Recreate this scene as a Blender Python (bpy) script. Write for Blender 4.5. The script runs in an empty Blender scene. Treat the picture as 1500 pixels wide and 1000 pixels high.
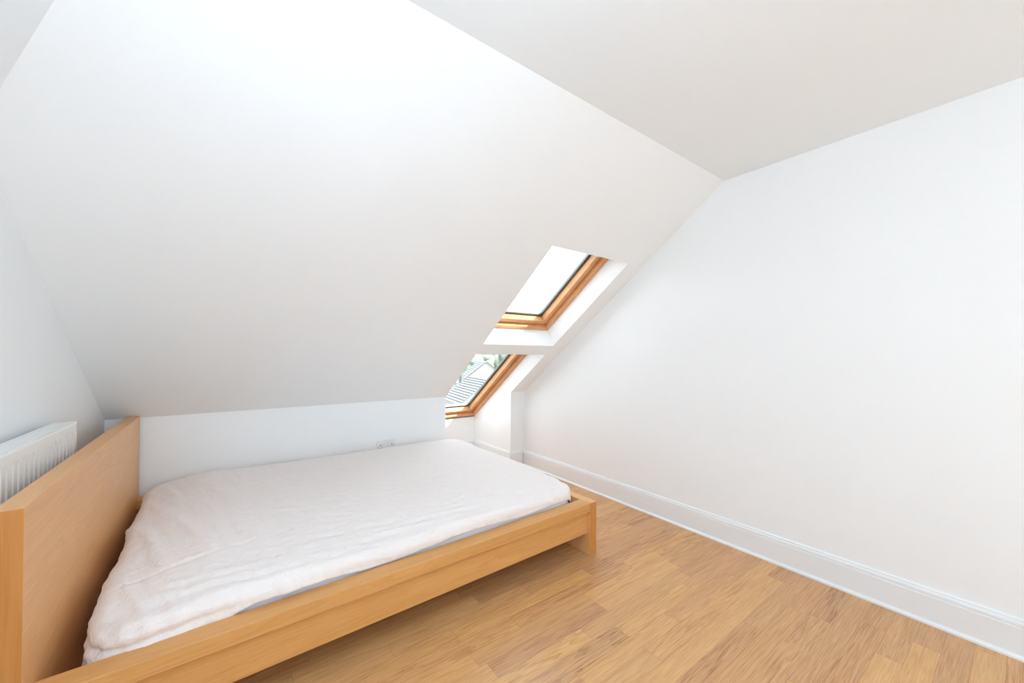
import bpy, bmesh, math, random
from mathutils import Vector, Matrix, noise
random.seed(7)
C = bpy.context.scene.collection
SC = bpy.context.scene

# ------------------------------------------------------------------ camera
cd = bpy.data.cameras.new('camera')
cam = bpy.data.objects.new('camera', cd); C.objects.link(cam)
r_ = Vector((0.80760971, -0.58968319, 0.00634734))
u_ = Vector((-0.00847017, -0.00083685, 0.99996378))
f_ = Vector((0.58965652, 0.80763422, 0.00567056))
M = Matrix(((r_.x, u_.x, -f_.x, 0), (r_.y, u_.y, -f_.y, 0), (r_.z, u_.z, -f_.z, 1.1319), (0, 0, 0, 1)))
cam.matrix_world = M
cd.sensor_width = 36.0
cd.lens = 36.0*555.617/1500.0
cd.shift_y = 13.95/1500.0
cd.clip_start = 0.02; cd.clip_end = 500
SC.camera = cam

# ------------------------------------------------------------------ daylight
w = bpy.data.worlds.new('sky'); SC.world = w; w.use_nodes = True
wn = w.node_tree.nodes; wl = w.node_tree.links
bg = wn['Background']
tc = wn.new('ShaderNodeTexCoord'); sx = wn.new('ShaderNodeSeparateXYZ'); rp = wn.new('ShaderNodeValToRGB')
wl.new(tc.outputs['Generated'], sx.inputs[0]); wl.new(sx.outputs['Z'], rp.inputs['Fac'])
rp.color_ramp.elements[0].position = 0.0; rp.color_ramp.elements[0].color = (0.90, 0.98, 1.08, 1)
rp.color_ramp.elements[1].position = 0.9; rp.color_ramp.elements[1].color = (0.86, 0.97, 1.10, 1)
wl.new(rp.outputs[0], bg.inputs['Color'])
bg.inputs['Strength'].default_value = 3.2

AL = 0.6346219
ca, sa = math.cos(AL), math.sin(AL)
YK, ZK = 3.0569, 0.7431
def K(x, t, d):          # roof coordinates: x along the roof, t up the slope, d outward through it
    return Vector((x, YK - t*ca + d*sa, ZK + t*sa + d*ca))
to_sun = Vector((1.38, -4.0*ca + sa, 4.0*sa + ca)).normalized()
sd = bpy.data.lights.new('sun', 'SUN'); sd.energy = 9.0; sd.angle = math.radians(0.6); sd.color = (1.0, 0.97, 0.92)
sun = bpy.data.objects.new('sun', sd); C.objects.link(sun)
sun.rotation_euler = to_sun.to_track_quat('Z', 'Y').to_euler()
sun.location = to_sun*20

SC.view_settings.view_transform = 'Standard'
SC.view_settings.look = 'None'
SC.view_settings.exposure = 0.22
SC.view_settings.gamma = 1.0
SC.view_settings.use_curve_mapping = False
SC.cycles.max_bounces = 16
SC.cycles.diffuse_bounces = 10
SC.cycles.transparent_max_bounces = 16
SC.cycles.use_denoising = True

# ------------------------------------------------------------------ room measures
XL, XR = -0.5866, 2.389
YC, ZC = 1.0985, 2.185
YB = -2.3                 # wall behind the camera
N0, N1 = 1.508, 2.222     # skylight recess, left and right jamb
YN = 3.765                # back of the low recess
# ------------------------------------------------------------------ node helpers
def mat(name):
    m = bpy.data.materials.new(name); m.use_nodes = True
    nt = m.node_tree; return m, nt, nt.nodes['Principled BSDF']
def nd(nt, t, **kw):
    n = nt.nodes.new(t)
    for k, v in kw.items():
        if hasattr(n, k): setattr(n, k, v)
        else: n.inputs[k].default_value = v
    return n
def math_(nt, op, a, b=None, c=None):
    n = nt.nodes.new('ShaderNodeMath'); n.operation = op
    for i, v in enumerate((a, b, c)):
        if v is None: continue
        if isinstance(v, (int, float)): n.inputs[i].default_value = v
        else: nt.links.new(v, n.inputs[i])
    return n.outputs[0]
def plain(name, col, rough=0.5, bump=0, bscale=200, spec=0.5, metal=0):
    m, nt, b = mat(name)
    b.inputs['Base Color'].default_value = (*col, 1); b.inputs['Roughness'].default_value = rough
    b.inputs['Specular IOR Level'].default_value = spec; b.inputs['Metallic'].default_value = metal
    t = nd(nt, 'ShaderNodeTexCoord'); n = nd(nt, 'ShaderNodeTexNoise', Scale=bscale, Detail=3.0)
    nt.links.new(t.outputs['Object'], n.inputs['Vector'])
    mx = nt.nodes.new('ShaderNodeMix'); mx.data_type = 'RGBA'; mx.inputs[0].default_value = 0.5
    h = nd(nt, 'ShaderNodeTexNoise', Scale=3.0, Detail=2.0); nt.links.new(t.outputs['Object'], h.inputs['Vector'])
    nt.links.new(h.outputs['Fac'], mx.inputs[0])
    mx.inputs[6].default_value = (*[c*0.985 for c in col], 1); mx.inputs[7].default_value = (*[min(1, c*1.012) for c in col], 1)
    nt.links.new(mx.outputs[2], b.inputs['Base Color'])
    if bump:
        bp = nd(nt, 'ShaderNodeBump', Strength=bump, Distance=0.002)
        nt.links.new(n.outputs['Fac'], bp.inputs['Height']); nt.links.new(bp.outputs[0], b.inputs['Normal'])
    return m
def wood(name, dark, light, axis=0, rough=0.35, scale=1.0, spec=0.5, bands=1.0):
    m, nt, b = mat(name)
    t = nd(nt, 'ShaderNodeTexCoord'); mp = nd(nt, 'ShaderNodeMapping')
    sc = [14.0*scale]*3; sc[axis] = 1.1*scale
    mp.inputs['Scale'].default_value = sc
    nt.links.new(t.outputs['Object'], mp.inputs['Vector'])
    n1 = nd(nt, 'ShaderNodeTexNoise', Scale=1.0, Detail=5.0, Roughness=0.55, Distortion=1.4*bands)
    nt.links.new(mp.outputs[0], n1.inputs['Vector'])
    mp2 = nd(nt, 'ShaderNodeMapping'); s2 = [160.0*scale]*3; s2[axis] = 5.0*scale
    mp2.inputs['Scale'].default_value = s2; nt.links.new(t.outputs['Object'], mp2.inputs['Vector'])
    n2 = nd(nt, 'ShaderNodeTexNoise', Scale=1.0, Detail=3.0); nt.links.new(mp2.outputs[0], n2.inputs['Vector'])
    rings = math_(nt, 'FRACT', math_(nt, 'MULTIPLY', n1.outputs['Fac'], 7.0))
    rings = math_(nt, 'MULTIPLY', math_(nt, 'SMOOTH_MAX', math_(nt, 'SUBTRACT', rings, 0.55), 0.0, 0.2), 0.35*bands)
    f = math_(nt, 'ADD', math_(nt, 'MULTIPLY', n2.outputs['Fac'], 0.45), math_(nt, 'MULTIPLY', n1.outputs['Fac'], 0.6))
    f = math_(nt, 'SUBTRACT', f, rings)
    cr = nd(nt, 'ShaderNodeValToRGB'); nt.links.new(f, cr.inputs[0])
    cr.color_ramp.elements[0].position = 0.28; cr.color_ramp.elements[0].color = (*dark, 1)
    cr.color_ramp.elements[1].position = 0.68; cr.color_ramp.elements[1].color = (*light, 1)
    nt.links.new(cr.outputs[0], b.inputs['Base Color'])
    b.inputs['Roughness'].default_value = rough; b.inputs['Specular IOR Level'].default_value = spec
    bp = nd(nt, 'ShaderNodeBump', Strength=0.08, Distance=0.001)
    nt.links.new(n2.outputs['Fac'], bp.inputs['Height']); nt.links.new(bp.outputs[0], b.inputs['Normal'])
    return m

PAINT = plain('white_wall_paint', (0.855, 0.877, 0.885), 0.75, 0.06, 260, 0.25)
CEIL = plain('white_paint_bounce_offset', (0.845, 0.89, 0.915), 0.8, 0.05, 260, 0.2)  # wall white tinted bluer to cancel warm light bounced off the floor
GLOSS = plain('white_gloss_trim', (0.81, 0.835, 0.85), 0.35, 0.02, 60, 0.5)
RADW = plain('white_enamel', (0.80, 0.80, 0.78), 0.3, 0, 60, 0.5)
PLAST = plain('white_plastic', (0.80, 0.80, 0.79), 0.3, 0, 60, 0.5)
DARK = plain('dark_slot', (0.02, 0.02, 0.02), 0.6)
RUBBER = plain('black_gasket', (0.035, 0.035, 0.03), 0.5)
ALU = plain('grey_spacer', (0.42, 0.42, 0.38), 0.4, metal=0.6)
BRASS = plain('brass', (0.35, 0.22, 0.06), 0.35, metal=1.0)
BD, BL = (0.60, 0.285, 0.085), (0.70, 0.365, 0.122)
VENX = wood('birch_veneer_lengthwise', BD, BL, 0, 0.38, 1.0)
VENY = wood('birch_veneer_crosswise', (0.70, 0.36, 0.142), (0.80, 0.45, 0.192), 1, 0.38, 1.0)
VENZ = wood('birch_veneer_end_shade', (0.52, 0.205, 0.042), (0.60, 0.262, 0.068), 2, 0.4, 1.2)  # deeper tone puts the weaker sheen of the board ends into the colour
PINE = [wood('lacquered_pine_%s' % n, (0.58, 0.27, 0.105), (0.72, 0.39, 0.18), a, 0.35, 1.0, bands=0.3)
        for n, a in (('across', 0), ('along', 1))]

# oak strip floor
def floor_mat():
    m, nt, b = mat('oak_strip_floor')
    t = nd(nt, 'ShaderNodeTexCoord'); s = nd(nt, 'ShaderNodeSeparateXYZ'); nt.links.new(t.outputs['Object'], s.inputs[0])
    X, Y = s.outputs['X'], s.outputs['Y']
    W = 0.0745
    yy = math_(nt, 'DIVIDE', math_(nt, 'ADD', Y, 10*W*3 - 0.80 + 0.0), W)
    row = math_(nt, 'FLOOR', yy); fy = math_(nt, 'FRACT', yy)
    wr = nd(nt, 'ShaderNodeTexWhiteNoise', noise_dimensions='1D'); nt.links.new(row, wr.inputs['W'])
    wr2 = nd(nt, 'ShaderNodeTexWhiteNoise', noise_dimensions='1D'); nt.links.new(math_(nt, 'ADD', row, 57.3), wr2.inputs['W'])
    Ln = math_(nt, 'ADD', math_(nt, 'MULTIPLY', wr2.outputs['Value'], 0.35), 0.50)
    xx = math_(nt, 'DIVIDE', math_(nt, 'ADD', X, math_(nt, 'ADD', math_(nt, 'MULTIPLY', wr.outputs['Value'], 3.0), 5.0)), Ln)
    col = math_(nt, 'FLOOR', xx); fx = math_(nt, 'FRACT', xx)
    cb = nd(nt, 'ShaderNodeCombineXYZ'); nt.links.new(row, cb.inputs[0]); nt.links.new(col, cb.inputs[1])
    wid = nd(nt, 'ShaderNodeTexWhiteNoise', noise_dimensions='2D'); nt.links.new(cb.outputs[0], wid.inputs['Vector'])
    ID = wid.outputs['Value']
    sc = nd(nt, 'ShaderNodeSeparateColor'); nt.links.new(wid.outputs['Color'], sc.inputs[0])
    # grain, offset per strip
    v = nd(nt, 'ShaderNodeCombineXYZ')
    nt.links.new(math_(nt, 'MULTIPLY', X, 1.5), v.inputs[0])
    nt.links.new(math_(nt, 'MULTIPLY', Y, 20.0), v.inputs[1])
    nt.links.new(math_(nt, 'MULTIPLY', ID, 91.0), v.inputs[2])
    n1 = nd(nt, 'ShaderNodeTexNoise', Scale=1.0, Detail=4.0, Roughness=0.5, Distortion=0.5); nt.links.new(v.outputs[0], n1.inputs['Vector'])
    v2 = nd(nt, 'ShaderNodeCombineXYZ')
    nt.links.new(math_(nt, 'MULTIPLY', X, 9.0), v2.inputs[0])
    nt.links.new(math_(nt, 'MULTIPLY', Y, 320.0), v2.inputs[1])
    nt.links.new(math_(nt, 'MULTIPLY', ID, 51.0), v2.inputs[2])
    n2 = nd(nt, 'ShaderNodeTexNoise', Scale=1.0, Detail=2.0); nt.links.new(v2.outputs[0], n2.inputs['Vector'])
    rg = math_(nt, 'FRACT', math_(nt, 'MULTIPLY', n1.outputs['Fac'], 9.0))
    rg = math_(nt, 'MULTIPLY', math_(nt, 'SMOOTH_MAX', math_(nt, 'SUBTRACT', rg, 0.5), 0.0, 0.15), math_(nt, 'MULTIPLY', sc.outputs[2], 0.62))
    g = math_(nt, 'ADD', math_(nt, 'MULTIPLY', n2.outputs['Fac'], 0.80), math_(nt, 'MULTIPLY', n1.outputs['Fac'], 0.30))
    g = math_(nt, 'SUBTRACT', g, rg)
    g = math_(nt, 'ADD', g, math_(nt, 'MULTIPLY', math_(nt, 'SUBTRACT', ID, 0.5), 0.26))
    cr = nd(nt, 'ShaderNodeValToRGB'); nt.links.new(g, cr.inputs[0])
    e = cr.color_ramp.elements
    e[0].position = 0.10; e[0].color = (0.36, 0.16, 0.060, 1)
    e[1].position = 0.85; e[1].color = (0.74, 0.445, 0.205, 1)
    k = e.new(0.45); k.color = (0.58, 0.305, 0.124, 1)
    # pinkish / yellowish strips
    hs = nd(nt, 'ShaderNodeHueSaturation'); nt.links.new(cr.outputs[0], hs.inputs['Color'])
    nt.links.new(math_(nt, 'ADD', math_(nt, 'MULTIPLY', sc.outputs[1], 0.004), 0.4975), hs.inputs['Hue'])
    nt.links.new(math_(nt, 'ADD', math_(nt, 'MULTIPLY', sc.outputs[0], 0.08), 0.96), hs.inputs['Saturation'])
    # thin joints
    ey = math_(nt, 'MULTIPLY', math_(nt, 'MINIMUM', fy, math_(nt, 'SUBTRACT', 1.0, fy)), W)
    ex = math_(nt, 'MULTIPLY', math_(nt, 'MINIMUM', fx, math_(nt, 'SUBTRACT', 1.0, fx)), Ln)
    em = math_(nt, 'MINIMUM', ey, ex)
    j = math_(nt, 'MULTIPLY', math_(nt, 'LESS_THAN', em, 0.0007), 0.35)
    mx = nt.nodes.new('ShaderNodeMix'); mx.data_type = 'RGBA'
    nt.links.new(j, mx.inputs[0]); nt.links.new(hs.outputs[0], mx.inputs[6]); mx.inputs[7].default_value = (0.16, 0.07, 0.03, 1)
    nt.links.new(mx.outputs[2], b.inputs['Base Color'])
    b.inputs['Roughness'].default_value = 0.27
    b.inputs['Specular IOR Level'].default_value = 0.5
    bp = nd(nt, 'ShaderNodeBump', Strength=0.10, Distance=0.0006)
    nt.links.new(n2.outputs['Fac'], bp.inputs['Height']); nt.links.new(bp.outputs[0], b.inputs['Normal'])
    return m
FLOOR = floor_mat()

def cloth(name, col, bump=0.35, s=1.0):
    m, nt, b = mat(name)
    t = nd(nt, 'ShaderNodeTexCoord')
    n1 = nd(nt, 'ShaderNodeTexNoise', Scale=26.0*s, Detail=6.0, Roughness=0.6, Distortion=0.8)
    n2 = nd(nt, 'ShaderNodeTexNoise', Scale=420.0*s, Detail=2.0)
    for n in (n1, n2): nt.links.new(t.outputs['Object'], n.inputs['Vector'])
    h = math_(nt, 'ADD', n1.outputs['Fac'], math_(nt, 'MULTIPLY', n2.outputs['Fac'], 0.08))
    bp = nd(nt, 'ShaderNodeBump', Strength=bump, Distance=0.012)
    nt.links.new(h, bp.inputs['Height']); nt.links.new(bp.outputs[0], b.inputs['Normal'])
    b.inputs['Base Color'].default_value = (*col, 1)
    b.inputs['Roughness'].default_value = 0.9; b.inputs['Specular IOR Level'].default_value = 0.15
    b.inputs['Sheen Weight'].default_value = 0.15
    return m
SHEET = cloth('blush_white_cotton', (0.85, 0.79, 0.76), 0.6)
TICK = cloth('grey_white_ticking', (0.74, 0.71, 0.74), 0.15)

def glass():
    m, nt, b = mat('window_glass'); nt.nodes.remove(b)
    o = nt.nodes['Material Output']; tr = nd(nt, 'ShaderNodeBsdfTransparent'); gl = nd(nt, 'ShaderNodeBsdfGlossy')
    gl.inputs['Roughness'].default_value = 0.02; tr.inputs['Color'].default_value = (0.96, 0.98, 0.97, 1)
    fr = nd(nt, 'ShaderNodeFresnel'); fr.inputs['IOR'].default_value = 1.35
    ge = nd(nt, 'ShaderNodeNewGeometry')
    fac = math_(nt, 'MULTIPLY', fr.outputs[0], math_(nt, 'SUBTRACT', 1.0, ge.outputs['Backfacing']))
    n = nd(nt, 'ShaderNodeMixShader'); nt.links.new(fac, n.inputs[0])
    nt.links.new(tr.outputs[0], n.inputs[1]); nt.links.new(gl.outputs[0], n.inputs[2]); nt.links.new(n.outputs[0], o.inputs[0])
    return m
GLASS = glass()

# ------------------------------------------------------------------ mesh helpers
def hexa(bm, p):     # 8 points: bottom loop of 4, top loop of 4
    v = [bm.verts.new(q) for q in p]
    for f in ((3, 2, 1, 0), (4, 5, 6, 7), (0, 1, 5, 4), (1, 2, 6, 5), (2, 3, 7, 6), (3, 0, 4, 7)):
        bm.faces.new([v[i] for i in f])
def box(bm, x0, x1, y0, y1, z0, z1, tf=None):
    p = [(x0, y0, z0), (x1, y0, z0), (x1, y1, z0), (x0, y1, z0), (x0, y0, z1), (x1, y0, z1), (x1, y1, z1), (x0, y1, z1)]
    hexa(bm, [tf(*q) if tf else q for q in p])
def prism(bm, poly, a0, a1, axis='x', tf=None):
    def P(a, q):
        r = {'x': (a, q[0], q[1]), 'y': (q[0], a, q[1]), 'z': (q[0], q[1], a)}[axis]
        return tf(*r) if tf else r
    A = [bm.verts.new(P(a0, q)) for q in poly]; B = [bm.verts.new(P(a1, q)) for q in poly]
    bm.faces.new(A[::-1]); bm.faces.new(B)
    n = len(poly)
    for i in range(n): bm.faces.new((A[i], A[(i+1) % n], B[(i+1) % n], B[i]))
def cyl(bm, p0, p1, r0, r1=None, n=16):
    p0, p1 = Vector(p0), Vector(p1); r1 = r0 if r1 is None else r1
    ax = (p1-p0).normalized(); s = ax.orthogonal().normalized(); t = ax.cross(s)
    A = [bm.verts.new(p0 + (s*math.cos(k*2*math.pi/n) + t*math.sin(k*2*math.pi/n))*r0) for k in range(n)]
    B = [bm.verts.new(p1 + (s*math.cos(k*2*math.pi/n) + t*math.sin(k*2*math.pi/n))*r1) for k in range(n)]
    bm.faces.new(A[::-1]); bm.faces.new(B)
    for i in range(n): bm.faces.new((A[i], A[(i+1) % n], B[(i+1) % n], B[i]))
def make(name, bm, m, parent=None, bevel=0, smooth=False, seg=2):
    bmesh.ops.recalc_face_normals(bm, faces=bm.faces)
    me = bpy.data.meshes.new(name); bm.to_mesh(me); bm.free()
    me.materials.append(m)
    o = bpy.data.objects.new(name, me); C.objects.link(o)
    if parent: o.parent = parent
    if bevel:
        b = o.modifiers.new('bevel', 'BEVEL'); b.width = bevel; b.segments = seg; b.limit_method = 'ANGLE'; b.harden_normals = False
    if smooth:
        for p in me.polygons: p.use_smooth = True
    return o
def struct(name, bm, m, bevel=0):
    o = make(name, bm, m, None, bevel); o['kind'] = 'structure'; return o
def empty(name, loc=(0, 0, 0), rz=0):
    o = bpy.data.objects.new(name, None); C.objects.link(o); o.location = loc; o.rotation_euler = (0, 0, rz)
    o.empty_display_size = 0.1; return o
def tag(o, label, cat, group=None):
    o['label'] = label; o['category'] = cat
    if group: o['group'] = group
    return o
B = bmesh.new

# ------------------------------------------------------------------ room shell
bm = B(); box(bm, XL-0.1, XR+0.1, YB-0.1, YN+0.1, -0.12, 0); struct('floor', bm, FLOOR)
bm = B(); box(bm, -0.159, XR+0.1, YB-0.1, YC, ZC, ZC+0.12); struct('ceiling', bm, CEIL)
# hipped slope on the left, above the low side wall
bm = B(); prism(bm, [(XL, 1.731), (-0.159, ZC), (-0.159, ZC+0.12), (XL-0.1, ZC+0.12), (XL-0.1, 1.731)], YB-0.1, 1.75, 'y')
struct('ceiling_left_hip', bm, CEIL)
bm = B(); prism(bm, [(YB-0.1, 0), (YN, 0), (YN, 0.41), (YK, ZK+0.12), (1.75, 1.731), (YB-0.1, 1.731)], XL-0.1, XL, 'x')
struct('wall_left', bm, PAINT)
bm = B(); prism(bm, [(YB-0.1, 0), (YN, 0), (YN, 0.41), (YC, 2.305), (YB-0.1, 2.305)], XR, XR+0.1, 'x')
struct('wall_right', bm, PAINT)
# knee wall: left of the recess and the short return at its right; solid back to the recess depth
q1 = K(0, 0, 0.155)
poly = [(YK, 0), (YN, 0), (YN, ZK - 0.3285), (q1.y, q1.z), (YK, ZK)]
bm = B(); prism(bm, poly, XL, N0, 'x'); prism(bm, poly, N1, XR, 'x'); box(bm, XL-0.1, XR+0.1, YN, YN+0.1, 0, 0.405)
struct('wall_front', bm, PAINT)
# sloping ceiling with the two skylight openings cut through it
S1, S0 = 2.75, 0.0
rows = [(0.0, 0.637, 0), (0.637, 0.766, 1), (0.766, 1.725, 0), (1.725, S1, 1)]
bm = B()
box(bm, XL-0.1, N0, 0, S1, 0, 0.155, K)
box(bm, N1, XR+0.1, 0, S1, 0, 0.155, K)
hexa(bm, [K(N0, 0.637, 0), K(N1, 0.637, 0), K(N1, 0.766, 0), K(N0, 0.766, 0), K(N0, 0.655, 0.155), K(N1, 0.655, 0.155), K(N1, 0.784, 0.155), K(N0, 0.784, 0.155)])
hexa(bm, [K(N0, 1.725, 0), K(N1, 1.725, 0), K(N1, S1, 0), K(N0, S1, 0), K(N0, 1.745, 0.155), K(N1, 1.745, 0.155), K(N1, S1, 0.155), K(N0, S1, 0.155)])
struct('ceiling_slope', bm, PAINT)
# outer roof layer round the window frames
bm = B()
box(bm, XL-0.2, N0, -0.9, S1, 0.155, 0.265, K); box(bm, N1, XR+0.2, -0.9, S1, 0.155, 0.265, K)
box(bm, N0, N1, 0.655, 0.784, 0.155, 0.265, K); box(bm, N0, N1, 1.745, S1, 0.155, 0.265, K); box(bm, N0, N1, -0.9, -0.765, 0.155, 0.265, K)
struct('roof', bm, plain('slate_grey', (0.10, 0.10, 0.11), 0.8))

# wall behind the camera, with a wide window added to let in daylight
WX0, WX1, WZ0, WZ1 = -0.3, 1.7, 0.55, 2.0
bm = B()
box(bm, XL, WX0, YB-0.1, YB, 0, 2.3); box(bm, WX1, XR, YB-0.1, YB, 0, 2.3)
box(bm, WX0, WX1, YB-0.1, YB, 0, WZ0); box(bm, WX0, WX1, YB-0.1, YB, WZ1, 2.3)
struct('wall_back', bm, PAINT)
bm = B()
for a, b_ in ((WX0, WX0+.05), (WX0+0.975, WX0+1.025), (WX1-.05, WX1)): box(bm, a, b_, YB-0.08, YB-0.02, WZ0, WZ1)
for a, b_ in ((WZ0, WZ0+.05), (WZ1-.05, WZ1)): box(bm, WX0+.05, WX1-.05, YB-0.08, YB-0.02, a, b_)
w3 = struct('added_window_3', bm, GLOSS)
bm = B(); box(bm, WX0+.05, WX1-.05, YB-0.055, YB-0.049, WZ0+.05, WZ1-.05); make('pane', bm, GLASS, w3)

# skirting
SK = [(0, 0), (0.024, 0), (0.024, 0.008), (0.016, 0.016), (0.015, 0.020), (0.015, 0.116), (0.0135, 0.118), (0.010, 0.1195), (0.010, 0.122), (0.0145, 0.1245),
      (0.0135, 0.133), (0.010, 0.1385), (0.0075, 0.1395), (0.0075, 0.1415), (0.010, 0.1435), (0.008, 0.147), (0.004, 0.1495), (0, 0.1495)]
bm = B(); prism(bm, [(XR-a, z) for a, z in SK], YB, YK, 'y'); struct('baseboard_right', bm, GLOSS)
bm = B(); prism(bm, [(N1-a, z) for a, z in SK], YK-0.0, YN, 'y'); struct('baseboard_recess_side', bm, GLOSS)
bm = B(); prism(bm, [(YN-a, z) for a, z in SK], N0, N1-0.024, 'x')
struct('baseboard_recess_back', bm, GLOSS)
bm = B(); prism(bm, [(YK-a, z) for a, z in SK], N1-0.015, XR-0.024, 'x'); struct('baseboard_front', bm, GLOSS)
bm = B(); prism(bm, [(XL+a, z) for a, z in SK], YB, YK, 'y'); struct('baseboard_left', bm, GLOSS)

# ------------------------------------------------------------------ roof windows
def ring(bm, x0, x1, t0, t1, wd, d0, d1, wb=None):
    """mitred rectangular ring"""
    o = [(x0, t0), (x1, t0), (x1, t1), (x0, t1)]; i = [(x0+wd, t0+wd), (x1-wd, t0+wd), (x1-wd, t1-wd), (x0+wd, t1-wd)]
    for k in range(4):
        a, b_, c, d = o[k], o[(k+1) % 4], i[(k+1) % 4], i[k]
        hexa(bm, [K(*a, d0), K(*b_, d0), K(*c, d0), K(*d, d0), K(*a, d1), K(*b_, d1), K(*c, d1), K(*d, d1)])
def side(bm, k, x0, x1, t0, t1, wd, d0, d1, cut=0.0):
    o = [(x0, t0), (x1, t0), (x1, t1), (x0, t1)]; i = [(x0+wd, t0+wd), (x1-wd, t0+wd), (x1-wd, t1-wd), (x0+wd, t1-wd)]
    a, b_, c, d = o[k], o[(k+1) % 4], i[(k+1) % 4], i[k]
    hexa(bm, [K(*a, d0), K(*b_, d0), K(*c, d0), K(*d, d0), K(*a, d1), K(*b_, d1), K(*c, d1), K(*d, d1)])
def roof_window(name, t0, t1):
    bmw = B(); ring(bmw, N0, N1, t0, t1, 0.034, 0.155, 0.265)
    # frame: the four mitred members in one mesh, grain follows the long sides
    root = struct(name, bmw, PINE[1], 0.0015)
    a = 0.041
    bs = B(); ring(bs, N0+a, N1-a, t0+a, t1-a, 0.044, 0.186, 0.245)
    sash = make('sash', bs, PINE[1], root, 0.004, seg=3)
    a2 = a+0.044
    bs = B(); ring(bs, N0+a+0.002, N1-a-0.002, t0+a+0.002, t1-a-0.002, 0.050, 0.246, 0.272)
    make('outer_cover', bs, plain('grey_aluminium', (0.2, 0.2, 0.2), 0.4, metal=0.8), sash)
    bs = B(); ring(bs, N0+a2, N1-a2, t0+a2, t1-a2, 0.005, 0.238, 0.2455); make('gasket', bs, RUBBER, sash)
    bs = B(); ring(bs, N0+a2+.005, N1-a2-.005, t0+a2+.005, t1-a2-.005, 0.009, 0.242, 0.2455); make('spacer', bs, ALU, sash)
    bs = B(); ring(bs, N0+a2+.014, N1-a2-.014, t0+a2+.014, t1-a2-.014, 0.004, 0.240, 0.2455); make('seal', bs, RUBBER, sash)
    bs = B(); box(bs, N0+a2-.002, N1-a2+.002, t0+a2-.002, t1-a2+.002, 0.2462, 0.2500, K); make('pane', bs, GLASS, sash)
    return root
w1 = roof_window('window_1', 0.784, 1.745)
w2 = roof_window('window_2', -0.765, 0.655)
bm = B(); cyl(bm, K(N1-0.034, -0.70, 0.166), K(N1-0.0365, -0.70, 0.166), 0.006, 0.004, 14); make('screw', bm, BRASS, w2)
bm = B(); cyl(bm, K(N0+0.034, -0.70, 0.166), K(N0+0.0365, -0.70, 0.166), 0.006, 0.004, 14); make('screw', bm, BRASS, w2)

# ------------------------------------------------------------------ bed
BR = 0.0234126
bed = tag(empty('bed_frame', (-0.49355, 3.03032, 0), BR), 'low birch veneer bed frame with tall plain headboard, set against the low wall', 'bed')
L, Wd, T = 2.1254, 1.6196, 0.0539
FT, HB = 0.2926, 0.7563
bm = B(); box(bm, 0, T, -Wd, 0, 0, HB)
hb = make('headboard', bm, VENY, bed, 0.0015)
hb.data.materials.append(VENZ)
for p in hb.data.polygons:
    if abs(p.normal.y) > 0.9: p.material_index = 1
bm = B(); box(bm, L-T, L, -Wd, 0, 0, FT)
fb = make('footboard', bm, VENY, bed, 0.0015)
fb.data.materials.append(VENZ)
for p in fb.data.polygons:
    if abs(p.normal.y) > 0.9: p.material_index = 1
for sgn, nm in ((-1, 'near'), (1, 'far')):
    bm = B()
    if sgn < 0:
        prism(bm, [(-Wd, 0.243), (-Wd, FT), (-Wd+0.077, FT), (-Wd+0.077, 0.243)], T, L-T, 'x')
        bx = (-Wd+0.020, -Wd+0.045)
    else:
        prism(bm, [(-0.077, 0.243), (-0.077, FT), (0, FT), (0, 0.243)], T, L-T, 'x')
        bx = (-0.045, -0.020)
    rail = make('side_rail', bm, VENX, bed, 0.002)
    bm = B(); box(bm, T+0.001, L-T-0.001, bx[0], bx[1], 0.119, 0.243); make('rail_panel', bm, VENX, rail, 0.001)
bm = B(); box(bm, T, L-T, -Wd/2-0.02, -Wd/2+0.02, 0.06, 0.145)
make('centre_beam', bm, plain('dull_steel', (0.3, 0.3, 0.3), 0.5, metal=0.7), bed, 0.001)
for k in range(14):
    bm = B(); u0 = T+0.05+k*0.142
    box(bm, u0, u0+0.07, -Wd+0.046, -0.046, 0.146, 0.164); make('slat', bm, VENY, bed, 0.001)

# cloth mapping: a flat sheet wrapped over a rounded slab, bed-local u (along) and v (0 far .. Wd near)
U0, U1 = 0.106, 2.062
V0, V1 = -1.537, -0.082
def top_z(u, v):
    s = (u-U0)/(U1-U0)
    nr = max(0.0, min(1.0, 1-(v-V0)/0.55))
    z = 0.392 - 0.004*s - 0.034*nr*nr - 0.034*max(0.0, 1-(u-U0)/0.34)**2
    z += 0.006*noise.noise(Vector((u*1.3, v*1.7, 3.1)))
    return z
def wrap(u, v, ru, rr, drop, lift=0.0):
    """u,v on the unrolled cloth; rr fillet radius"""
    cu0, cu1, cv0, cv1 = U0+rr+ru, U1-rr-ru, V0+rr+ru, V1-rr-ru
    du = u-cu1 if u > cu1 else (u-cu0 if u < cu0 else 0)
    dv = v-cv1 if v > cv1 else (v-cv0 if v < cv0 else 0)
    e = math.hypot(du, dv)
    bu, bv = min(max(u, cu0), cu1), min(max(v, cv0), cv1)
    if e < 1e-9:
        return Vector((bu, bv, top_z(bu, bv)+lift)), Vector((0, 0, 1)), 0
    dx, dy = du/e, dv/e
    if e <= ru:
        return Vector((bu+dx*e, bv+dy*e, top_z(bu+dx*e, bv+dy*e)+lift)), Vector((0, 0, 1)), 0
    f = e-ru; ph = min(f/rr, math.pi/2); dn = max(0, f-rr*math.pi/2)
    hx = ru + rr*math.sin(ph)
    p = Vector((bu+dx*hx, bv+dy*hx, top_z(bu+dx*hx, bv+dy*hx)+lift - rr*(1-math.cos(ph)) - dn))
    return p, Vector((dx*math.sin(ph), dy*math.sin(ph), math.cos(ph))), dn + rr*(1-math.cos(ph))

def pull(u, v): return 0.030*max(0.0, 1-(u-U0)/0.6)*max(0.0, 1-(v-V0)/1.3)
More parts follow.
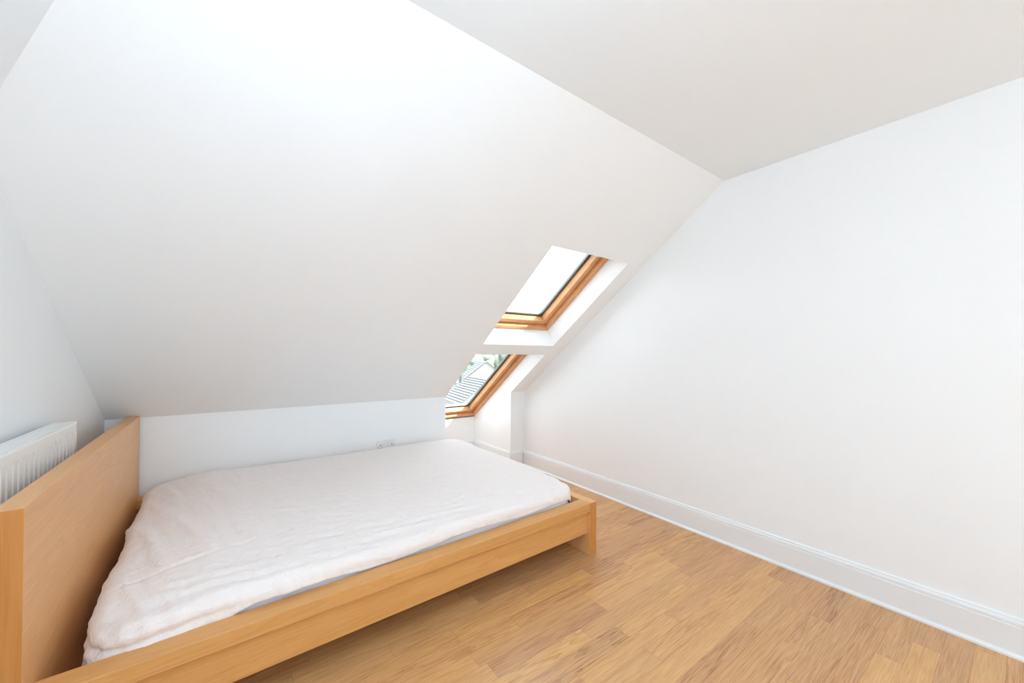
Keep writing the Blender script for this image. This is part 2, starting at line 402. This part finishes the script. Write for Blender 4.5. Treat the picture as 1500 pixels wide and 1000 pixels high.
# mattress: rounded slab
def slab(name, u0, u1, v0, v1, z0, ztop, r, m):
    bm = B(); nu, nv = 60, 44
    def row(z, ins):
        pts = []
        rc = 0.11
        for cx, cy, a0 in ((u1-rc, v1-rc, 0), (u0+rc, v1-rc, 90), (u0+rc, v0+rc, 180), (u1-rc, v0+rc, 270)):
            for k in range(9):
                a = math.radians(a0+k*11.25)
                pts.append((cx+(rc-ins)*math.cos(a), cy+(rc-ins)*math.sin(a)))
        return pts
    rings = []
    for k in range(6):
        a = math.radians(90-k*18); rings.append((lambda zz, a=a: z0+r-r*math.sin(a), r-r*math.cos(a), 0))
    loops = []
    for k in range(6):
        a = math.radians(90-k*18); loops.append((0, z0+r-r*math.sin(a), (r-r*math.cos(a))))
    for k in range(6):
        a = math.radians(k*18); loops.append((1, -(r-r*math.sin(a)), (r-r*math.cos(a))))
    prev = None; first = None
    for kind, z, ins in loops:
        vs = []
        for (x, y) in row(0, ins):
            zz = z if kind == 0 else ztop(x, y)+z
            vs.append(bm.verts.new((x+pull(x, y), y, zz)))
        if prev:
            n = len(vs)
            for i in range(n): bm.faces.new((prev[i], prev[(i+1) % n], vs[(i+1) % n], vs[i]))
        else: first = vs
        prev = vs
    bm.faces.new(first[::-1]); bm.faces.new(prev)
    return make(name, bm, m, None, 0, True)
mt = slab('mattress', U0+0.012, U1-0.008, V0+0.006, V1-0.008, 0.166, lambda x, y: top_z(x, y)-0.014, 0.035, TICK)
mt.location = bed.location; mt.rotation_euler = bed.rotation_euler
tag(mt, 'grey white mattress inside the bed frame, its side showing below the sheet hem', 'mattress')

def ridge(x, w): return math.exp(-(x/w)**2)
bm = B(); NU, NV = 440, 340
DR = 0.17
ru, rr = 0.075, 0.034
ext = DR
vs = {}
ua, ub = U0-ext+0.02, U1+ext-0.02
va, vb = V0-ext+0.02, V1+ext-0.02
def hem(u):   # how far the sheet hangs down the near side (unrolled length), by u
    s = u-U0
    base = 0.050 + 0.150*max(0.0, 1-max(0.0, s-0.08)/0.32)**1.5
    base += 0.007*math.sin(s*9.0)+0.005*noise.noise(Vector((u*6, 0, 0)))
    return base
for i in range(NU+1):
    for j in range(NV+1):
        u = ua+(ub-ua)*i/NU
        fv = j/NV
        h0 = hem(min(max(u, U0), U1))
        vlo = V0 + rr - h0 - 0.02
        v = vlo + (vb-vlo)*fv
        p, n, dn = wrap(u, v, ru, rr, DR)
        # wrinkles
        q = Vector((u, v, 0))
        w1_ = noise.noise(Vector((u*9+v*2.5, v*3.0-u*1.0, 1.7)))
        head = max(0.0, 1-(u-U0)/0.75)
        h = 0.0
        # folds running across near the head end
        h += 0.0150*head*noise.ridged_multi_fractal(Vector((u*7.5+1.6*v, v*1.9, 0.3)), 0.9, 2.0, 3, 1.0, 2.0)*0.6
        h += 0.0034*w1_
        h += 0.0030*noise.noise(Vector((u*5.0, v*17.0+u*6, 9.2)))*(1-0.6*head)
        h += 0.0016*noise.noise(Vector((u*31+v*9, v*23, 4.4)))
        # quilted seam crossing near the head
        h -= 0.007*ridge(v+1.285-0.10*(u-U0)+0.012*math.sin(u*8), 0.010)*head
        near = 1.0 if v < V0+0.10 else max(0.0, 1-(v-V0-0.10)/0.18)
        # long drawn folds along the near edge
        h += 0.0085*near*noise.noise(Vector((u*2.2, v*26.0+u*2.5, 2.2)))
        if dn > 0.015:
            # gathers on the vertical sides
            g = noise.noise(Vector((u*26.0, v*26.0, 7.7)))
            h += 0.0030*g
        h += 0.0045*min(1.0, max(0.0, 1-(u-U0)/1.1)*1.3)*noise.noise(Vector((u*24+v*5, v*4.5-u*2, 8.8)))
        h += 0.0022*noise.noise(Vector((u*16-v*10, v*34+u*8, 6.1)))
        if dn > 0: h -= 0.014*ridge(dn-0.040, 0.011)*max(0.0, 1-(u-U0)/0.45)
        foot = max(0.0, 1-(U1-u)/0.25)
        h += 0.0035*foot*near*noise.noise(Vector((u*34.0-v*30, 0.0, 5.5)))
        p = p + n*(h+0.002)
        # lean of the head end at the near corner
        if dn > 0 and u < U0+0.1:
            p.x -= 0.014*min(1, dn/0.1)
        p.x += pull(u, v)
        vs[i, j] = bm.verts.new(p)
for i in range(NU):
    for j in range(NV):
        bm.faces.new((vs[i, j], vs[i+1, j], vs[i+1, j+1], vs[i, j+1]))
sh = make('fitted_sheet', bm, SHEET, None, 0, True)
sh.location = bed.location; sh.rotation_euler = bed.rotation_euler
so = sh.modifiers.new('thickness', 'SOLIDIFY'); so.thickness = 0.0018; so.offset = 1.0
tag(sh, 'creased blush white cotton sheet stretched over the mattress', 'sheet')

# ------------------------------------------------------------------ radiator on the left wall
rad = tag(empty('radiator', (-0.500, 2.215, 0.30)), 'white ribbed panel radiator on the left wall behind the headboard', 'radiator')
RL, RH, RD = 1.55, 0.553, 0.062
bm = B()
pitch = 0.0353; prof = []
y = -0.012
nr = int((RL-0.024)/pitch)
prof.append((0.0, 0.0)); 
for k in range(nr):
    a = -0.010 - k*pitch
    prof += [(-0.0006, a), (-0.0006, a-0.021), (-0.018, a-0.0235), (-0.018, a-0.0320)]
prof.append((-0.0006, -RL+0.004)); prof.append((-0.0006, -RL))
zt, zb = RH-0.040, 0.04
cols = []
for (dx, yy) in prof:
    fl = -0.0006
    c = [(fl, yy, 0.0), (fl, yy, zb-0.012), (dx, yy, zb+0.008), (dx, yy, zt-0.010), (fl, yy, zt+0.004), (fl, yy, RH-0.010), (-0.004, yy, RH-0.004), (-0.010, yy, RH-0.003)]
    cols.append([bm.verts.new(q) for q in c])
for a, b_ in zip(cols[:-1], cols[1:]):
    for k in range(7): bm.faces.new((a[k], b_[k], b_[k+1], a[k+1]))
fp = make('front_panel', bm, RADW, rad)
so = fp.modifiers.new('thickness', 'SOLIDIFY'); so.thickness = 0.0012; so.offset = -1
bm = B(); box(bm, -RD+0.002, -0.046, -RL+0.004, -0.004, 0.01, RH-0.012); make('rear_panel', bm, RADW, rad, 0.001)
bm = B()
ycur = -0.006
box(bm, -RD, -0.052, -RL, 0, RH-0.006, RH); box(bm, -0.016, -0.0085, -RL, 0, RH-0.006, RH)
k = 0
while ycur > -RL+0.02:
    box(bm, -0.052, -0.016, ycur-0.016, ycur, RH-0.005, RH-0.001); ycur -= 0.0175
box(bm, -0.052, -0.016, -0.006, 0.0, RH-0.006, RH)
make('top_grille', bm, RADW, rad, 0.0005)
for y0 in (0.0, -RL-0.0015):
    bm = B(); box(bm, -RD, -0.001, y0, y0+0.0015, 0.0, RH); make('side_panel', bm, RADW, rad, 0.0005)
for y0 in (-0.25, -1.25):
    bm = B(); box(bm, -0.0836, -RD+0.002, y0, y0+0.03, 0.08, RH-0.1); make('bracket', bm, RADW, rad)

# ------------------------------------------------------------------ globe lamp added behind the camera, unseen, to fill the room with light
lamp = tag(empty('added_floor_lamp', (-0.1, -0.32, 0)), 'added white globe lamp for room light, unseen, on the oak floor towards the back of the room', 'lamp')
bm = B(); cyl(bm, (0, 0, 0), (0, 0, 0.02), 0.15, 0.145, 40); make('base', bm, GLOSS, lamp, 0.003)
bm = B(); cyl(bm, (0, 0, 0.02), (0, 0, 1.26), 0.011, n=20); make('pole', bm, GLOSS, lamp)
bm = B(); bmesh.ops.create_uvsphere(bm, u_segments=40, v_segments=24, radius=0.20, matrix=Matrix.Translation((0, 0, 1.45)))
LM, nt_, b_ = mat('added_globe_glow')
b_.inputs['Base Color'].default_value = (0.9, 0.9, 0.9, 1); b_.inputs['Emission Color'].default_value = (0.70, 0.965, 1.22, 1); b_.inputs['Emission Strength'].default_value = 10.6
make('added_lamp_globe', bm, LM, lamp, 0, True)
PX, PY, PZ = 0.12, 0.42, 1.86  # pendant added out of view to brighten the slope and ceiling
pend = tag(empty('added_pendant_lamp', (PX, PY, ZC)), 'added small white globe light, unseen, hanging from the flat ceiling above the near end of the bed', 'lamp')
bm = B(); cyl(bm, (0, 0, -0.03), (0, 0, 0), 0.05, 0.055, 32); make('ceiling_rose', bm, GLOSS, pend, 0.003)
bm = B(); cyl(bm, (0, 0, PZ-ZC+0.10), (0, 0, -0.03), 0.004, n=12); make('cord', bm, GLOSS, pend)
bm = B(); bmesh.ops.create_uvsphere(bm, u_segments=40, v_segments=24, radius=0.11, matrix=Matrix.Translation((0, 0, PZ-ZC)))
LP, nt_, b_ = mat('added_pendant_glow')
b_.inputs['Base Color'].default_value = (0.9, 0.9, 0.9, 1); b_.inputs['Emission Color'].default_value = (0.70, 0.965, 1.22, 1); b_.inputs['Emission Strength'].default_value = 17.0
make('added_lamp_globe', bm, LP, pend, 0, True)

# ------------------------------------------------------------------ double socket on the knee wall
sk = tag(empty('wall_socket', (0.984, YK, 0.386)), 'white double power socket on the low wall just above the bed', 'socket')
bm = B(); box(bm, -0.075, 0.075, -0.009, 0, -0.043, 0.043); make('faceplate', bm, PLAST, sk, 0.003, seg=3)
for cx in (-0.045, 0.045):
    bm = B(); box(bm, cx-0.003, cx+0.003, -0.0094, -0.0088, 0.002, 0.012); make('pin_slot', bm, DARK, sk)
    for s in (-1, 1):
        bm = B(); box(bm, cx+s*0.011-0.0035, cx+s*0.011+0.0035, -0.0094, -0.0088, -0.018, -0.013); make('pin_slot', bm, DARK, sk)
for cx in (-0.017, 0.017):
    bm = B(); box(bm, cx-0.006, cx+0.006, -0.0125, -0.009, 0.010, 0.030); make('switch_rocker', bm, PLAST, sk, 0.001)
for cx in (-0.030, 0.030):
    bm = B(); cyl(bm, (cx*2.0, -0.0088, 0.0), (cx*2.0, -0.0096, 0.0), 0.003, n=12); make('screw', bm, ALU, sk)

# ------------------------------------------------------------------ outside, seen through the lower roof window
TILE = plain('pale_grey_roof_tile', (0.21, 0.215, 0.215), 0.8, 0.3, 30)
REND = plain('cream_render', (0.36, 0.355, 0.335), 0.8)
BRK = plain('grey_brick', (0.25, 0.24, 0.235), 0.9)
def brickmat():
    m, nt, b = mat('stock_brick'); t = nd(nt, 'ShaderNodeTexCoord'); k = nd(nt, 'ShaderNodeTexBrick', Scale=6.0)
    k.inputs['Color1'].default_value = (0.30, 0.28, 0.25, 1); k.inputs['Color2'].default_value = (0.38, 0.35, 0.32, 1); k.inputs['Mortar'].default_value = (0.3, 0.29, 0.27, 1)
    mp = nd(nt, 'ShaderNodeMapping'); mp.inputs['Rotation'].default_value = (math.pi/2, 0, 0)
    nt.links.new(t.outputs['Object'], mp.inputs['Vector']); nt.links.new(mp.outputs[0], k.inputs['Vector'])
    nt.links.new(k.outputs['Color'], b.inputs['Base Color']); b.inputs['Roughness'].default_value = 0.9
    return m
BRICK = brickmat(); STACK = plain('sooty_brick', (0.16, 0.16, 0.155), 0.9)
PANE = plain('dark_pane', (0.05, 0.06, 0.07), 0.1)
GZ = -6.5
def house(name, loc, rz, ln, wd, eave, pitch, label, courses=14, wm=REND, chim=None, group=None):
    """gabled house: ridge along local x, centred; walls, two tiled roof faces in stepped courses, chimney, windows"""
    h = tag(empty(name, (loc[0], loc[1], GZ), rz), label, 'house', group)
    e = eave-GZ; rise = wd/2*math.tan(pitch)
    bm = B(); prism(bm, [(-wd/2, 0), (wd/2, 0), (wd/2, e), (0, e+rise), (-wd/2, e)], -ln/2, ln/2, 'x'); make('wall', bm, wm, h)
    bm = B()
    sl = wd/2/math.cos(pitch)+0.25
    for s in (-1, 1):
        for k in range(courses):
            a, b_ = k*sl/courses, (k+1)*sl/courses+0.02
            def P(x, q, d):
                return (x, s*(q*math.cos(pitch)+d*math.sin(pitch)), e+rise-q*math.sin(pitch)+d*math.cos(pitch))
            hexa(bm, [P(-ln/2-.15, a, 0.02), P(ln/2+.15, a, 0.02), P(ln/2+.15, b_, 0.07), P(-ln/2-.15, b_, 0.07),
                      P(-ln/2-.15, a, 0.05), P(ln/2+.15, a, 0.05), P(ln/2+.15, b_, 0.10), P(-ln/2-.15, b_, 0.10)])
    make('roof', bm, TILE, h)
    if chim:
        for cx, cy in chim:
            bm = B(); zc = e+rise+0.9; box(bm, cx-.13, cx+.13, cy-.13, cy+.13, e+0.3, zc-.1); box(bm, cx-.16, cx+.16, cy-.16, cy+.16, zc-.1, zc)
            c = make('chimney', bm, STACK, h)
            for k in (0.0,):
                bm = B(); cyl(bm, (cx, cy+k, zc), (cx, cy+k, zc+.25), 0.09, 0.07, 12); make('chimney_pot', bm, BRK, c)
    for s in (-1, 1):
        nwin = max(2, int(ln/2.6))
        for k in range(nwin):
            x = -ln/2 + ln*(k+.5)/nwin
            bm = B(); y0 = s*(wd/2); box(bm, x-.5, x+.5, min(y0, y0+s*.03), max(y0, y0+s*.03), e-1.7, e-0.5); f = make('window', bm, GLOSS, h)
            bm = B(); box(bm, x-.43, x+.43, min(y0+s*.03, y0+s*.04), max(y0+s*.03, y0+s*.04), e-1.63, e-0.57); make('pane', bm, PANE, f)
    return h

# nearest roof: its tiled face rises to the right; ridge runs away from the camera
dr = Vector((math.sin(math.radians(9.9)), math.cos(math.radians(9.9)), 0))
gh = Vector((math.cos(math.radians(9.9)), -math.sin(math.radians(9.9)), 0))
E1 = Vector((9.60, 17.76, -1.43))
hw = 2.0*math.cos(math.radians(35))
ctr = E1 + dr*1.15 + gh*hw
house('house', (ctr.x, ctr.y), math.radians(90-9.9), 3.0, 2*hw, -1.43, math.radians(35), 'nearest neighbouring roof of pale grey ribbed tiles below the lower roof window', 12, REND, None)
ctr2 = Vector((14.5, 26.1, 0))
house('house', ctr2, math.radians(20), 5.0, 5.0, -2.8, math.radians(35), 'grey tiled brick house with a slim chimney just behind the nearest roof', 12, BRICK, [(-1.4, -0.9)])
house('house', (23.5, 38.0), math.radians(65), 7.0, 6.0, -2.2, math.radians(38), 'cream gabled house in front of the trees seen through the lower roof window', 14, REND)
bm = B(); box(bm, -150, 200, 8, 300, GZ-0.2, GZ)
o = make('ground', bm, plain('pale_grass', (0.24, 0.255, 0.21), 0.9)); o['kind'] = 'structure'

LEAF = plain('pale_green_leaves', (0.22, 0.27, 0.205), 0.9, 1.0, 4)
BARK = plain('bark', (0.12, 0.09, 0.07), 0.9)
def tree(loc, h, r, label, seed):
    random.seed(seed)
    t = tag(empty('tree', (loc[0], loc[1], GZ)), label, 'tree', 'trees beyond the houses')
    bm = B(); cyl(bm, (0, 0, 0), (0, 0, h*0.5), 0.3, 0.18, 10); make('trunk', bm, BARK, t)
    bm = B()
    for k in range(26):
        a = random.uniform(0, 6.28); rr_ = r*random.uniform(0, 0.72); z = h*0.45 + random.uniform(0, h*0.45)
        sz = r*random.uniform(0.25, 0.42)
        mtx = Matrix.Translation((rr_*math.cos(a), rr_*math.sin(a), z))
        g = bmesh.ops.create_icosphere(bm, subdivisions=3, radius=sz, matrix=mtx)
        for v in g['verts']:
            c = mtx.translation; dvec = v.co-c
            v.co = c + dvec*(1+0.35*noise.noise(v.co*1.8+Vector((seed, 0, 0))))
    make('crown', bm, LEAF, t, 0, True)
tl = [((27, 47), 8.4, 3.0, 'tall pale green tree just behind the cream gabled house'), ((34.5, 52), 8.8, 3.6, 'pale green tree nearest the sash at the right of the lower roof window'),
      ((34, 66), 8.6, 4.5, 'furthest pale green tree on the skyline, left of the others')]
for k, (l, h, r, lab) in enumerate(tl): tree(l, h, r, lab, k+3)
